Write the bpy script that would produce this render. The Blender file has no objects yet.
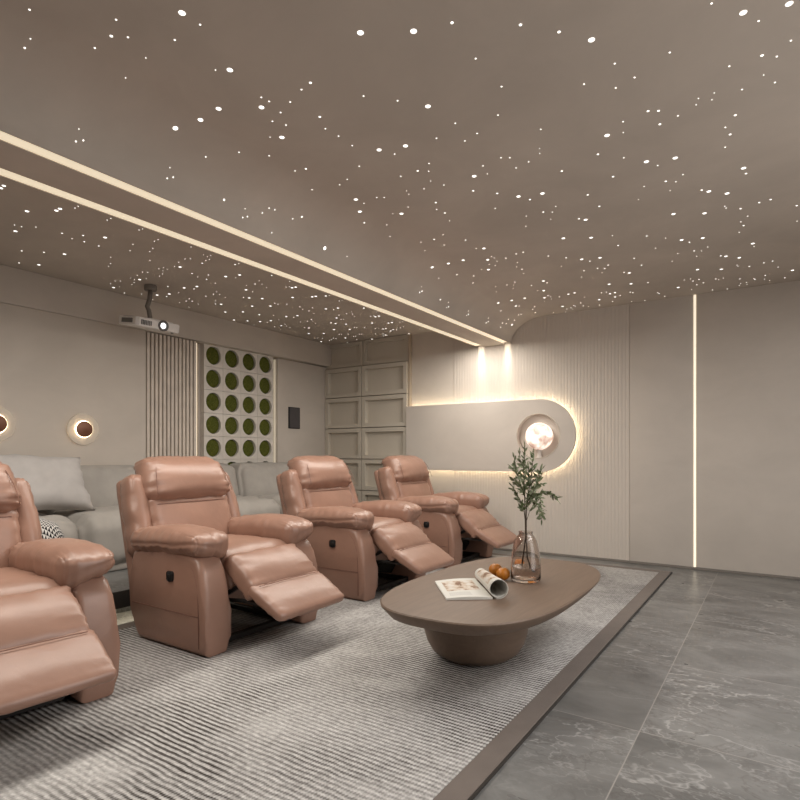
import bpy, bmesh, math, random
from mathutils import Vector, Matrix, noise
sc = bpy.context.scene
C = sc.collection
PI = math.pi
random.seed(7)

# ------------------------------------------------------------------ materials
def lin(r, g, b):
    f = lambda c: (c/255/12.92) if c/255 <= 0.04045 else ((c/255+0.055)/1.055)**2.4
    return (f(r), f(g), f(b), 1.0)

class NT:
    def __init__(s, name, rough=0.6, spec=0.4):
        s.m = bpy.data.materials.new(name); s.m.use_nodes = True
        s.t = s.m.node_tree; s.n = s.t.nodes; s.l = s.t.links
        s.b = s.n['Principled BSDF']; s.out = s.n['Material Output']
        s.b.inputs['Roughness'].default_value = rough
        s.b.inputs['Specular IOR Level'].default_value = spec
    def node(s, kind, **kw):
        n = s.n.new(kind)
        for k, v in kw.items():
            if k in n.inputs.keys(): n.inputs[k].default_value = v
            else: setattr(n, k, v)
        return n
    def link(s, a, b): s.l.new(a, b)
    def coord(s, scale=(1, 1, 1), kind='Object'):
        t = s.node('ShaderNodeTexCoord'); m = s.node('ShaderNodeMapping')
        m.inputs['Scale'].default_value = scale
        s.link(t.outputs[kind], m.inputs['Vector']); return m.outputs[0]
    def noise(s, vec, scale, detail=4, rough=0.55, dist=0.0):
        n = s.node('ShaderNodeTexNoise'); n.inputs['Scale'].default_value = scale
        n.inputs['Detail'].default_value = detail; n.inputs['Roughness'].default_value = rough
        n.inputs['Distortion'].default_value = dist
        s.link(vec, n.inputs['Vector']); return n.outputs['Fac']
    def ramp(s, fac, stops):
        r = s.node('ShaderNodeValToRGB'); e = r.color_ramp.elements
        while len(e) < len(stops): e.new(0.5)
        for q, (p, c) in zip(e, stops): q.position = p; q.color = c
        s.link(fac, r.inputs['Fac']); return r.outputs['Color']
    def mix(s, fac, a, b, mode='MIX'):
        m = s.node('ShaderNodeMix', data_type='RGBA', blend_type=mode)
        for sock, v in ((m.inputs[0], fac), (m.inputs[6], a), (m.inputs[7], b)):
            if hasattr(v, 'links'): s.link(v, sock)
            else: sock.default_value = v
        return m.outputs[2]
    def math(s, op, a, b=0.0):
        m = s.node('ShaderNodeMath', operation=op)
        for sock, v in ((m.inputs[0], a), (m.inputs[1], b)):
            if hasattr(v, 'links'): s.link(v, sock)
            else: sock.default_value = v
        return m.outputs[0]
    def color(s, c):
        if hasattr(c, 'links'): s.link(c, s.b.inputs['Base Color'])
        else: s.b.inputs['Base Color'].default_value = c
    def bump(s, h, strength=0.2, dist=0.01):
        b = s.node('ShaderNodeBump'); b.inputs['Strength'].default_value = strength
        b.inputs['Distance'].default_value = dist
        s.link(h, b.inputs['Height']); s.link(b.outputs[0], s.b.inputs['Normal'])

def k(c, f): return (c[0]*f, c[1]*f, c[2]*f, 1)

def simple(name, c, rough=0.6, spec=0.4, metal=0.0, vary=0.08, scale=8):
    t = NT(name, rough, spec); v = t.coord()
    t.color(t.ramp(t.noise(v, scale), [(0.3, k(c, 1-vary)), (0.7, k(c, 1+vary))]))
    t.b.inputs['Metallic'].default_value = metal
    return t.m

def plaster(name, c, vary=0.06):
    t = NT(name, 0.75, 0.25); v = t.coord((1, 1, 1.6))
    n = t.noise(v, 1.6, 6, 0.6, 0.4)
    t.color(t.ramp(n, [(0.3, k(c, 1-vary)), (0.7, k(c, 1+vary))]))
    t.bump(t.noise(v, 30, 4), 0.06, 0.004)
    return t.m

def glow(name, c, strength, sample=True):
    t = NT(name, 0.5); t.b.inputs['Base Color'].default_value = (0.8, 0.75, 0.65, 1)
    t.b.inputs['Emission Color'].default_value = c
    t.b.inputs['Emission Strength'].default_value = strength
    if not sample: t.m.cycles.emission_sampling = 'NONE'
    return t.m

def leather_mat(name, c, rough=0.42):
    t = NT(name, rough, 0.55); v = t.coord()
    n = t.noise(v, 6, 5, 0.6)
    t.color(t.ramp(n, [(0.3, k(c, 0.92)), (0.7, k(c, 1.07))]))
    vo = t.node('ShaderNodeTexVoronoi'); vo.inputs['Scale'].default_value = 260
    t.link(v, vo.inputs['Vector'])
    h = t.math('ADD', t.math('MULTIPLY', vo.outputs['Distance'], 0.06), t.noise(v, 11, 2, 0.45, 0.9))
    t.bump(h, 0.15, 0.012)
    return t.m

def fabric_mat(name, c, rough=0.9, vary=0.06):
    t = NT(name, rough, 0.15); v = t.coord()
    t.color(t.ramp(t.noise(v, 9, 5), [(0.3, k(c, 1-vary)), (0.7, k(c, 1+vary))]))
    t.bump(t.math('ADD', t.noise(v, 400, 2), t.noise(v, 12, 4)), 0.15, 0.006)
    t.b.inputs['Sheen Weight'].default_value = 0.12
    return t.m

WARM = (1.0, 0.86, 0.62, 1)
M = {}
M['wall'] = plaster('wall_plaster', (0.595, 0.54, 0.485, 1))
M['fillcut'] = fabric_mat('dark_back_wall', (0.10, 0.09, 0.08, 1))  # invented dark finish for the unseen wall, cuts bounce from the camera side
M['panel'] = plaster('panel_plaster', (0.565, 0.515, 0.465, 1))
M['ceil'] = plaster('ceiling_plaster', (0.545, 0.485, 0.43, 1), 0.08)
M['reed'] = plaster('reeded_board', (0.595, 0.54, 0.485, 1), 0.03)
M['shelf'] = plaster('taupe_board', (0.58, 0.53, 0.455, 1), 0.04)
M['slat'] = simple('slat_lacquer', (0.66, 0.59, 0.52, 1), 0.6)
M['slatback'] = simple('slat_backing', (0.48, 0.42, 0.36, 1), 0.8)
M['brass'] = simple('brushed_brass', (0.50, 0.42, 0.33, 1), 0.45, 0.5, 0.3)
M['led'] = glow('led_line', (1.0, 0.855, 0.61, 1), 0.50)
M['ledhot'] = glow('led_tape', WARM, 15.0)
M['ledstep'] = glow('step_tape', WARM, 5.0)
M['ledfaint'] = glow('led_faint', (1.0, 0.86, 0.62, 1), 0.15)
M['ledthin'] = glow('led_bar', (1.0, 0.88, 0.68, 1), 0.66)
M['star'] = glow('star_tip', (1, 0.97, 0.92, 1), 1.6, False)
M['leather'] = leather_mat('terracotta_leather', (0.31, 0.177, 0.130, 1), 0.36)
M['thread'] = simple('stitching_thread', (0.22, 0.115, 0.085, 1), 0.7)
M['black'] = simple('black_plastic', (0.012, 0.012, 0.013, 1), 0.4)
M['steel'] = simple('black_steel', (0.02, 0.018, 0.017, 1), 0.45, 0.5, 0.3)
M['sofa'] = fabric_mat('grey_velvet', (0.40, 0.375, 0.347, 1))
M['pillow'] = fabric_mat('pale_grey_linen', (0.475, 0.45, 0.435, 1))
M['wood'] = None
M['fascia'] = simple('dark_step_edge', (0.045, 0.04, 0.036, 1), 0.5)
M['skirt'] = simple('skirting_stone', (0.20, 0.18, 0.16, 1), 0.5)
M['tile'] = simple('white_tile', (0.70, 0.66, 0.61, 1), 0.5)
M['projwhite'] = simple('white_plastic', (0.80, 0.77, 0.75, 1), 0.45)
M['projgrey'] = simple('grey_grille', (0.17, 0.165, 0.16, 1), 0.5)
M['mount'] = simple('grey_metal', (0.24, 0.215, 0.19, 1), 0.5, 0.5, 0.2)
M['lens'] = glow('lens_glow', (0.95, 0.97, 1, 1), 2.2)
M['bronze'] = simple('brown_bronze', (0.19, 0.08, 0.045, 1), 0.4, 0.5, 0.3)
M['sconceglow'] = glow('sconce_ring', (1.0, 0.80, 0.52, 1), 6.5)
M['orange'] = None
M['stem'] = simple('brown_twig', (0.06, 0.04, 0.025, 1), 0.8)
M['screen'] = simple('dark_screen', (0.085, 0.078, 0.083, 1), 0.3)
M['screenrim'] = simple('screen_rim', (0.02, 0.02, 0.022, 1), 0.5)

def mk_wood():
    t = NT('taupe_wood', 0.48, 0.35); v = t.coord((14, 1.2, 14))
    n = t.noise(v, 2.0, 6, 0.6, 1.2)
    c = (0.170, 0.118, 0.086, 1)
    t.color(t.ramp(n, [(0.25, k(c, 0.86)), (0.75, k(c, 1.12))]))
    t.bump(n, 0.05, 0.003); return t.m
M['wood'] = mk_wood()

def mk_orange():
    t = NT('orange_peel', 0.4, 0.5); v = t.coord()
    t.color(t.ramp(t.noise(v, 20, 3), [(0.3, (0.44, 0.15, 0.012, 1)), (0.7, (0.56, 0.20, 0.018, 1))]))
    t.bump(t.noise(v, 160, 2), 0.25, 0.004); return t.m
M['orange'] = mk_orange()

def mk_moss():
    t = NT('moss_green', 0.95, 0.05); v = t.coord()
    t.color(t.ramp(t.noise(v, 60, 5), [(0.3, (0.08, 0.092, 0.018, 1)), (0.7, (0.15, 0.165, 0.038, 1))]))
    t.bump(t.noise(v, 120, 4), 0.8, 0.02); return t.m
M['moss'] = mk_moss()

def mk_leaf():
    t = NT('olive_leaf', 0.55, 0.3); v = t.coord()
    t.color(t.ramp(t.noise(v, 30, 2), [(0.35, (0.09, 0.12, 0.05, 1)), (0.65, (0.30, 0.33, 0.21, 1))]))
    return t.m
M['leaf'] = mk_leaf()

def mk_marble():
    t = NT('grey_marble_tiles', 0.30, 0.45)
    tc = t.node('ShaderNodeTexCoord'); sp = t.node('ShaderNodeSeparateXYZ')
    t.link(tc.outputs['Object'], sp.inputs[0])
    TX, TY = 1.64, 0.82
    ux = t.math('DIVIDE', t.math('ADD', sp.outputs['X'], 0.432 + TX*20), TX)
    uy = t.math('DIVIDE', t.math('ADD', sp.outputs['Y'], -2.29 + TY*20), TY)
    ix = t.math('FLOOR', ux); iy = t.math('FLOOR', uy)
    fx = t.math('FRACT', ux); fy = t.math('FRACT', uy)
    # joint: distance to the tile edge in metres
    ex = t.math('MULTIPLY', t.math('SUBTRACT', 0.5, t.math('ABSOLUTE', t.math('SUBTRACT', fx, 0.5))), TX)
    ey = t.math('MULTIPLY', t.math('SUBTRACT', 0.5, t.math('ABSOLUTE', t.math('SUBTRACT', fy, 0.5))), TY)
    j = t.math('LESS_THAN', t.math('MINIMUM', ex, ey), 0.0022)
    cb = t.node('ShaderNodeCombineXYZ'); t.link(ix, cb.inputs[0]); t.link(iy, cb.inputs[1])
    wn = t.node('ShaderNodeTexWhiteNoise'); wn.noise_dimensions = '3D'; t.link(cb.outputs[0], wn.inputs['Vector'])
    off = t.node('ShaderNodeVectorMath', operation='MULTIPLY'); t.link(wn.outputs['Color'], off.inputs[0]); off.inputs[1].default_value = (9, 9, 9)
    ad = t.node('ShaderNodeVectorMath', operation='ADD'); t.link(tc.outputs['Object'], ad.inputs[0]); t.link(off.outputs[0], ad.inputs[1])
    mp = t.node('ShaderNodeMapping'); t.link(ad.outputs[0], mp.inputs['Vector'])
    mp.inputs['Rotation'].default_value = (0, 0, 0.6); mp.inputs['Scale'].default_value = (1.0, 1.7, 1)
    v = mp.outputs[0]
    base = t.ramp(t.noise(v, 1.7, 7, 0.62, 0.8), [(0.28, (0.10, 0.099, 0.096, 1)), (0.5, (0.170, 0.168, 0.163, 1)), (0.75, (0.262, 0.26, 0.253, 1))])
    def vein(scale, dist, width):
        a = t.math('ABSOLUTE', t.math('SUBTRACT', t.noise(v, scale, 5, 0.62, dist), 0.5))
        return t.math('SUBTRACT', 1.0, t.math('MINIMUM', t.math('DIVIDE', a, width), 1.0))
    msk = t.ramp(t.noise(v, 1.1, 2), [(0.36, (0.05, 0.05, 0.05, 1)), (0.6, (1, 1, 1, 1))])
    v1 = t.math('MULTIPLY', vein(1.2, 0.35, 0.010), 0.75)
    v2 = t.math('MULTIPLY', vein(3.9, 0.35, 0.016), 0.4)
    vv = t.math('MULTIPLY', t.math('MAXIMUM', v1, v2), msk)
    col = t.mix(vv, base, (0.40, 0.395, 0.385, 1))
    dk = t.math('MULTIPLY', t.math('MULTIPLY', vein(2.1, 2.0, 0.025), 0.4), msk)
    col = t.mix(dk, col, (0.075, 0.066, 0.06, 1))
    col = t.mix(j, col, (0.30, 0.285, 0.27, 1))
    t.color(col)
    t.link(t.math('ADD', 0.22, t.math('MULTIPLY', t.noise(v, 5, 3), 0.18)), t.b.inputs['Roughness'])
    return t.m
M['marble'] = mk_marble()

def mk_rug():
    t = NT('striped_rug', 0.95, 0.05)
    tc = t.node('ShaderNodeTexCoord'); sp = t.node('ShaderNodeSeparateXYZ')
    t.link(tc.outputs['Object'], sp.inputs[0]); v = tc.outputs['Object']
    P = 0.0235
    wob = t.math('MULTIPLY', t.math('SUBTRACT', t.noise(v, 9, 3), 0.5), 0.020)
    yy = t.math('ADD', sp.outputs['Y'], wob)
    s = t.math('SINE', t.math('MULTIPLY', yy, 2*PI/P))
    # little dashes of yarn along each dark line
    d = t.math('SINE', t.math('MULTIPLY', sp.outputs['X'], 2*PI/0.012))
    line = t.math('ADD', t.math('ADD', t.math('MULTIPLY', s, 0.6), t.math('MULTIPLY', d, 0.26)), 0.44)
    worn = t.ramp(t.noise(v, 1.3, 5, 0.65, 0.5), [(0.37, (0.24, 0.24, 0.24, 1)), (0.62, (1, 1, 1, 1))])
    fine = t.noise(v, 150, 3, 0.7)
    amt = t.math('MULTIPLY', t.math('MINIMUM', t.math('MAXIMUM', line, 0.0), 1.0), worn)
    amt = t.math('MULTIPLY', amt, t.math('ADD', 0.55, t.math('MULTIPLY', fine, 1.0)))
    light = t.ramp(t.noise(v, 55, 4, 0.75), [(0.3, (0.33, 0.316, 0.306, 1)), (0.7, (0.68, 0.665, 0.65, 1))])
    t.color(t.mix(amt, light, (0.045, 0.037, 0.033, 1)))
    t.bump(t.math('ADD', s, t.noise(v, 220, 2)), 0.3, 0.004)
    return t.m
M['rug'] = mk_rug()
M['rugedge'] = fabric_mat('taupe_rug_border', (0.165, 0.138, 0.122, 1))
M['rugline'] = fabric_mat('dark_rug_edge', (0.03, 0.024, 0.02, 1))

def mk_hound():
    t = NT('houndstooth', 0.9, 0.1)
    tc = t.node('ShaderNodeTexCoord'); sp = t.node('ShaderNodeSeparateXYZ'); t.link(tc.outputs['Object'], sp.inputs[0])
    def tri(o, ph=0.0): return t.math('FRACT', t.math('ADD', t.math('DIVIDE', o, 0.017), 40+ph))
    a = t.math('LESS_THAN', tri(sp.outputs['X']), 0.5); b = t.math('LESS_THAN', tri(sp.outputs['Y']), 0.5)
    g = t.math('LESS_THAN', tri(t.math('ADD', sp.outputs['X'], sp.outputs['Y'])), 0.5)
    f = t.math('ADD', t.math('MULTIPLY', a, b), t.math('MULTIPLY', t.math('ABSOLUTE', t.math('SUBTRACT', a, b)), g))
    t.color(t.mix(f, (0.60, 0.58, 0.55, 1), (0.02, 0.02, 0.022, 1)))
    return t.m
M['hound'] = mk_hound()

def mk_moon():
    t = NT('moon_glow', 0.6); v = t.coord()
    n = t.noise(v, 9, 6, 0.6, 0.4)
    c = t.ramp(n, [(0.38, (0.26, 0.15, 0.11, 1)), (0.47, (0.62, 0.46, 0.37, 1)), (0.57, (1.05, 0.92, 0.80, 1))])
    t.link(c, t.b.inputs['Emission Color']); t.b.inputs['Emission Strength'].default_value = 1.0
    t.b.inputs['Base Color'].default_value = (0.6, 0.5, 0.45, 1)
    t.bump(n, 0.3, 0.01); return t.m
M['moon'] = mk_moon()

def mk_glass(name, c, rough=0.0, ior=1.45):
    t = NT(name, rough, 0.5); t.b.inputs['Base Color'].default_value = c
    t.b.inputs['Transmission Weight'].default_value = 1.0; t.b.inputs['IOR'].default_value = ior
    return t.m
M['glass'] = mk_glass('smoked_glass', (0.84, 0.79, 0.76, 1))
def mk_frost():
    t = NT('frosted_glass', 0.25, 0.5); t.color((0.8, 0.74, 0.66, 1)); t.b.inputs['Alpha'].default_value = 0.45
    return t.m
M['clear'] = mk_frost()
M['water'] = mk_glass('vase_water', (0.86, 0.82, 0.78, 1), 0.0, 1.33)

def mk_page(name, printed):
    t = NT(name, 0.6, 0.3); tc = t.node('ShaderNodeTexCoord'); v = tc.outputs['UV']
    if not printed:
        t.color((0.62, 0.61, 0.57, 1)); return t.m
    sp = t.node('ShaderNodeSeparateXYZ'); t.link(v, sp.inputs[0]); x, y = sp.outputs['X'], sp.outputs['Y']
    def rect(x0, x1, y0, y1):
        a = t.math('MULTIPLY', t.math('GREATER_THAN', x, x0), t.math('LESS_THAN', x, x1))
        b = t.math('MULTIPLY', t.math('GREATER_THAN', y, y0), t.math('LESS_THAN', y, y1))
        return t.math('MULTIPLY', a, b)
    paper = (0.66, 0.645, 0.60, 1)
    pic = t.ramp(t.noise(v, 5, 3), [(0.36, (0.22, 0.12, 0.07, 1)), (0.46, (0.55, 0.44, 0.34, 1)), (0.6, (0.66, 0.62, 0.57, 1))])
    c = t.mix(rect(0.12, 0.88, 0.34, 0.88), paper, pic)
    lines = t.math('LESS_THAN', t.math('FRACT', t.math('MULTIPLY', y, 30)), 0.4)
    c = t.mix(t.math('MULTIPLY', rect(0.12, 0.6, 0.1, 0.27), t.math('MULTIPLY', lines, 0.5)), c, (0.25, 0.23, 0.22, 1))
    t.color(c); return t.m
M['page'] = mk_page('printed_page', True)
M['paper'] = mk_page('plain_paper', False)

# ------------------------------------------------------------------ builders
def obj(name, bm, mat, parent=None, smooth=True, angle=None):
    bmesh.ops.recalc_face_normals(bm, faces=bm.faces)
    me = bpy.data.meshes.new(name); bm.to_mesh(me); bm.free()
    o = bpy.data.objects.new(name, me); C.objects.link(o)
    for m in (mat if isinstance(mat, (list, tuple)) else [mat]): me.materials.append(m)
    if smooth:
        for p in me.polygons: p.use_smooth = True
        if angle is not None:
            me.set_sharp_from_angle(angle=math.radians(angle))
    if parent: o.parent = parent
    return o

def tag(o, label, cat, group=None, kind=None):
    o['label'] = label; o['category'] = cat
    if group: o['group'] = group
    if kind: o['kind'] = kind
    return o

def struct(o):
    o['kind'] = 'structure'; return o

def thing(name, label, cat, loc=(0, 0, 0), rz=0.0, group=None):
    o = bpy.data.objects.new(name, None); C.objects.link(o); o.empty_display_size = 0.05
    o.location = loc; o.rotation_euler = (0, 0, rz)
    return tag(o, label, cat, group)

def dup(root, loc, label=None, rz=None, group=None):
    def cp(o, par):
        c = o.copy(); C.objects.link(c)
        if par: c.parent = par
        for ch in list(o.children): cp(ch, c)
        return c
    r = cp(root, None); r.location = loc
    if rz is not None: r.rotation_euler = (0, 0, rz)
    if label: r['label'] = label
    if group: r['group'] = group
    return r

def add_box(bm, x0, x1, y0, y1, z0, z1, bev=0.0, seg=2):
    vs = [bm.verts.new((x, y, z)) for x in (x0, x1) for y in (y0, y1) for z in (z0, z1)]
    fs = [(0, 1, 3, 2), (4, 6, 7, 5), (0, 4, 5, 1), (2, 3, 7, 6), (0, 2, 6, 4), (1, 5, 7, 3)]
    faces = [bm.faces.new([vs[i] for i in f]) for f in fs]
    if bev > 0:
        es = list({e for f in faces for e in f.edges})
        bmesh.ops.bevel(bm, geom=es, offset=bev, segments=seg, affect='EDGES', profile=0.5)

def box(name, b, mat, parent=None, bev=0.0, seg=2):
    bm = bmesh.new(); add_box(bm, *b, bev=bev, seg=seg)
    return obj(name, bm, mat, parent, smooth=bev > 0, angle=40 if bev > 0 else None)

def add_prism(bm, pts, axis, a0, a1, bev=0.0, seg=3):
    """polygon pts (p,q) extruded along axis from a0 to a1"""
    def P(p, q, a): return {'x': (a, p, q), 'y': (p, a, q), 'z': (p, q, a)}[axis]
    lo = [bm.verts.new(P(p, q, a0)) for p, q in pts]; hi = [bm.verts.new(P(p, q, a1)) for p, q in pts]
    n = len(pts); caps = [bm.faces.new(lo), bm.faces.new(hi[::-1])]
    for i in range(n): bm.faces.new((lo[i], hi[i], hi[(i+1) % n], lo[(i+1) % n]))
    if bev > 0:
        es = list({e for f in caps for e in f.edges})
        bmesh.ops.bevel(bm, geom=es, offset=bev, segments=seg, affect='EDGES', profile=0.5)

def prism(name, pts, axis, a0, a1, mat, parent=None, bev=0.0, seg=3, angle=35):
    bm = bmesh.new(); add_prism(bm, pts, axis, a0, a1, bev, seg)
    return obj(name, bm, mat, parent, True, angle)

def add_tube(bm, pts, r, sides=8, closed=False):
    pts = [Vector(p) for p in pts]; rings = []; n = len(pts)
    rs = r if isinstance(r, (list, tuple)) else [r]*n
    prev = None
    for i, p in enumerate(pts):
        if closed: d = pts[(i+1) % n] - pts[i-1]
        else: d = pts[min(i+1, n-1)] - pts[max(i-1, 0)]
        d.normalize()
        if prev is None:
            a = d.orthogonal().normalized()
        else:
            a = prev - d*prev.dot(d)
            if a.length < 1e-6: a = d.orthogonal()
            a.normalize()
        prev = a; b = d.cross(a)
        rings.append([bm.verts.new(p + (a*math.cos(2*PI*j/sides) + b*math.sin(2*PI*j/sides))*rs[i]) for j in range(sides)])
    m = n if closed else n-1
    for i in range(m):
        A, B = rings[i], rings[(i+1) % n]
        for j in range(sides):
            bm.faces.new((A[j], A[(j+1) % sides], B[(j+1) % sides], B[j]))
    if not closed:
        bm.faces.new(rings[0][::-1]); bm.faces.new(rings[-1])

def tube(name, pts, r, mat, parent=None, sides=8, closed=False):
    bm = bmesh.new(); add_tube(bm, pts, r, sides, closed)
    return obj(name, bm, mat, parent)

def add_lathe(bm, prof, n=40, center=(0, 0), cap=True):
    """prof list of (r,z), revolved about z; r==0 makes a pole"""
    rings = []
    for r, z in prof:
        if r < 1e-6: rings.append([bm.verts.new((center[0], center[1], z))])
        else: rings.append([bm.verts.new((center[0]+r*math.cos(2*PI*i/n), center[1]+r*math.sin(2*PI*i/n), z)) for i in range(n)])
    for A, B in zip(rings, rings[1:]):
        for i in range(n):
            j = (i+1) % n
            if len(A) == 1 and len(B) == 1: continue
            if len(A) == 1: bm.faces.new((A[0], B[i], B[j]))
            elif len(B) == 1: bm.faces.new((A[i], B[0], A[j]))
            else: bm.faces.new((A[i], B[i], B[j], A[j]))
    if cap:
        if len(rings[0]) > 1: bm.faces.new(rings[0][::-1])
        if len(rings[-1]) > 1: bm.faces.new(rings[-1])

def lathe(name, prof, mat, parent=None, n=40, rot=None, cap=True, angle=40):
    bm = bmesh.new(); add_lathe(bm, prof, n, cap=cap)
    if rot is not None: bmesh.ops.transform(bm, matrix=rot, verts=bm.verts)
    return obj(name, bm, mat, parent, True, angle)

def sm(a, b, x):
    t = min(max((x-a)/(b-a), 0), 1); return t*t*(3-2*t)

def cushion(name, half, r, mat, parent=None, n=(20, 20, 8), crown=(0, 0, 0), warp=None,
            fold=0.0, ff=7.0, fw=0.4, lump=0.0, lf=5.0, seed=0, centre=(0, 0, 0), cut=True):
    """soft rounded block; crown swells the faces, fold pinches radial creases at the seams, warp bends it"""
    bm = bmesh.new(); hx, hy, hz = half; H = Vector(half)
    def par(i, m):
        t = -1 + 2*i/m
        return math.copysign(1-(1-abs(t))**1.35, t)
    cache = {}
    def vert(t):
        key = tuple(round(c, 5) for c in t)
        if key in cache: return cache[key]
        p = Vector((t[0]*hx, t[1]*hy, t[2]*hz))
        q = Vector([min(max(p[i], -(H[i]-min(r, H[i]*0.999))), H[i]-min(r, H[i]*0.999)) for i in range(3)])
        d = p-q
        if d.length > 1e-9:
            mx = max(abs(d[i])/min(r, H[i]*0.999) for i in range(3))
            dd = Vector([d[i]/min(r, H[i]*0.999) for i in range(3)]); dd.normalize()
            p = q + Vector([dd[i]*mx*min(r, H[i]*0.999) for i in range(3)])
        a = [p[i]/H[i] for i in range(3)]
        for i in range(3):
            if crown[i]:
                j, l = (i+1) % 3, (i+2) % 3
                p[i] += crown[i]*a[i]*(1-a[j]**2)*(1-a[l]**2)
        u, v, w = a
        if fold:
            s = fold*(sm(1-fw, 1, abs(v))*noise.noise((u*ff, math.copysign(3, v)+abs(v)*1.2, seed+1.7)) +
                      sm(1-fw, 1, abs(u))*noise.noise((v*ff, math.copysign(7, u)+abs(u)*1.2, seed+9.1)))
            p[2] += s*math.copysign(1, w)*min(1, abs(w)*1.5)
            p[0] += 0.4*s*u; p[1] += 0.4*s*v
        if lump:
            nn = noise.noise_vector(Vector((p[0]*lf+seed*3.1, p[1]*lf, p[2]*lf)))
            p += lump*nn
        p = p + Vector(centre)
        if warp: p = Vector(warp(p.x, p.y, p.z, u, v, w))
        cache[key] = bm.verts.new(p); return cache[key]
    for ax in range(3):
        j, l = (ax+1) % 3, (ax+2) % 3
        for s in (-1, 1):
            for a in range(n[j]):
                for b in range(n[l]):
                    qs = []
                    for da, db in ((0, 0), (1, 0), (1, 1), (0, 1)):
                        t = [0, 0, 0]; t[ax] = s; t[j] = par(a+da, n[j]); t[l] = par(b+db, n[l]); qs.append(vert(t))
                    if len(set(qs)) == 4: bm.faces.new(qs if s > 0 else qs[::-1])
    return obj(name, bm, mat, parent)
# ------------------------------------------------------------------ the setting
H = 2.5
XL, XR, YB, YF = -5.09, 1.7, -1.5, 5.785
struct(box('floor', (XL-.1, XR+.1, YB-.1, YF+.1, -0.1, 0.0), M['marble']))
bmw = bmesh.new(); add_box(bmw, XL-.1, XL, YB-.1, YF+.1, 0, H); struct(obj('wall_left', bmw, M['wall'], smooth=False))
struct(box('wall_far', (XL, XR, YF, YF+.1, 0, H), M['wall']))
struct(box('wall_right', (XR, XR+.1, YB-.1, YF+.1, 0, H), M['wall']))
struct(box('wall_back', (XL, XR, YB-.1, YB, 0, H), M['fillcut']))
ZB = 2.25
XC0, XC1 = -2.392, -2.03           # concave cove right of the dropped beam
def cove(t): return (XC1-(XC1-XC0)*math.cos(t), ZB+(H-ZB)*math.sin(t))
def ceil_z(x):
    if x < -2.79: return H
    if x < XC0: return ZB
    if x < XC1: return ZB+(H-ZB)*math.sqrt(max(0, 1-((XC1-x)/(XC1-XC0))**2))
    return H
SL = [(-2.785, -2.710), (-2.470, -2.398)]
prof = [(XL, H), (-2.79, H), (-2.79, ZB)]
for a, b in SL: prof += [(a, ZB), (a, ZB+.05), (b, ZB+.05), (b, ZB)]
prof += [cove(i/20*PI/2) for i in range(21)] + [(XR, H), (XR, H+.12), (XL, H+.12)]
bm = bmesh.new(); add_prism(bm, [(p, q) for p, q in prof], 'y', YB-.1, YF+.1)
struct(obj('ceiling', bm, M['ceil'], None, True, 30))
for i, (a, b) in enumerate(SL):
    lab = ['long recessed warm light line in the ceiling beam, the lower-left one beside the projector',
           'long recessed warm light line in the ceiling beam, the upper-right one along the curved cove'][i]
    o = box('recessed_light_line', (a+.001, b-.001, YB, 5.70, ZB+.003, ZB+.03), M['led'])
    tag(o, lab, 'ceiling light', 'light lines in the ceiling beam')

# left wall cladding
struct(box('trim_1', (XL, -4.935, YB, YF, 2.215, H), M['wall'], bev=.004))        # bulkhead under the ceiling
struct(box('trim_2', (XL, -4.955, YB, 3.125, 0.2, 2.2135), M['wall'], bev=.004))   # plaster panel behind the sofa
struct(box('trim_3', (XL, -5.0, 4.865, YF, 0.2, 2.205), M['panel'], bev=.004))     # smooth panel by the corner
# far wall cladding
struct(box('trim_4', (-1.177, -.632, 5.772, YF, .024, H), M['panel'], bev=.002))
struct(box('trim_5', (-.604, XR, 5.772, YF, .024, H), M['panel'], bev=.002))
struct(box('baseboard_far', (-3.70, XR, 5.766, YF, 0, .023), M['skirt'], bev=.002))

def reeded():
    bm = bmesh.new(); x0, x1, p = -3.10, -1.181, .0328
    n = int((x1-x0)/p); p = (x1-x0)/n
    for i in range(n):
        a = x0+i*p; zt = min(ceil_z(a), ceil_z(a+p)) - .001
        pts = [(a+p*(.5-.5*math.cos(t*PI/6)), 5.780-.0024*math.sin(t*PI/6)**.6) for t in range(7)]
        lo = [bm.verts.new((x, y, .024)) for x, y in pts]; hi = [bm.verts.new((x, y, zt)) for x, y in pts]
        for q in range(6): bm.faces.new((lo[q], hi[q], hi[q+1], lo[q+1]))
        bl = [bm.verts.new((a, YF, .024)), bm.verts.new((a+p, YF, .024))]; bh = [bm.verts.new((a, YF, zt)), bm.verts.new((a+p, YF, zt))]
        bm.faces.new((bl[0], bh[0], hi[0], lo[0])); bm.faces.new((lo[6], hi[6], bh[1], bl[1]))
        bm.faces.new(hi+[bh[1], bh[0]])
    return bm
o = obj('reeded_wall_panel', reeded(), M['reed'], None, True, 50)
tag(o, 'tall beige wall panel of fine vertical reeds behind the round-ended backlit panel', 'wall panel')

o = box('light_bar', (-.628, -.610, 5.769, 5.783, .025, H-.002), M['ledthin'])
tag(o, 'floor-to-ceiling vertical light line on the far wall at the right', 'wall light')

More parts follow.
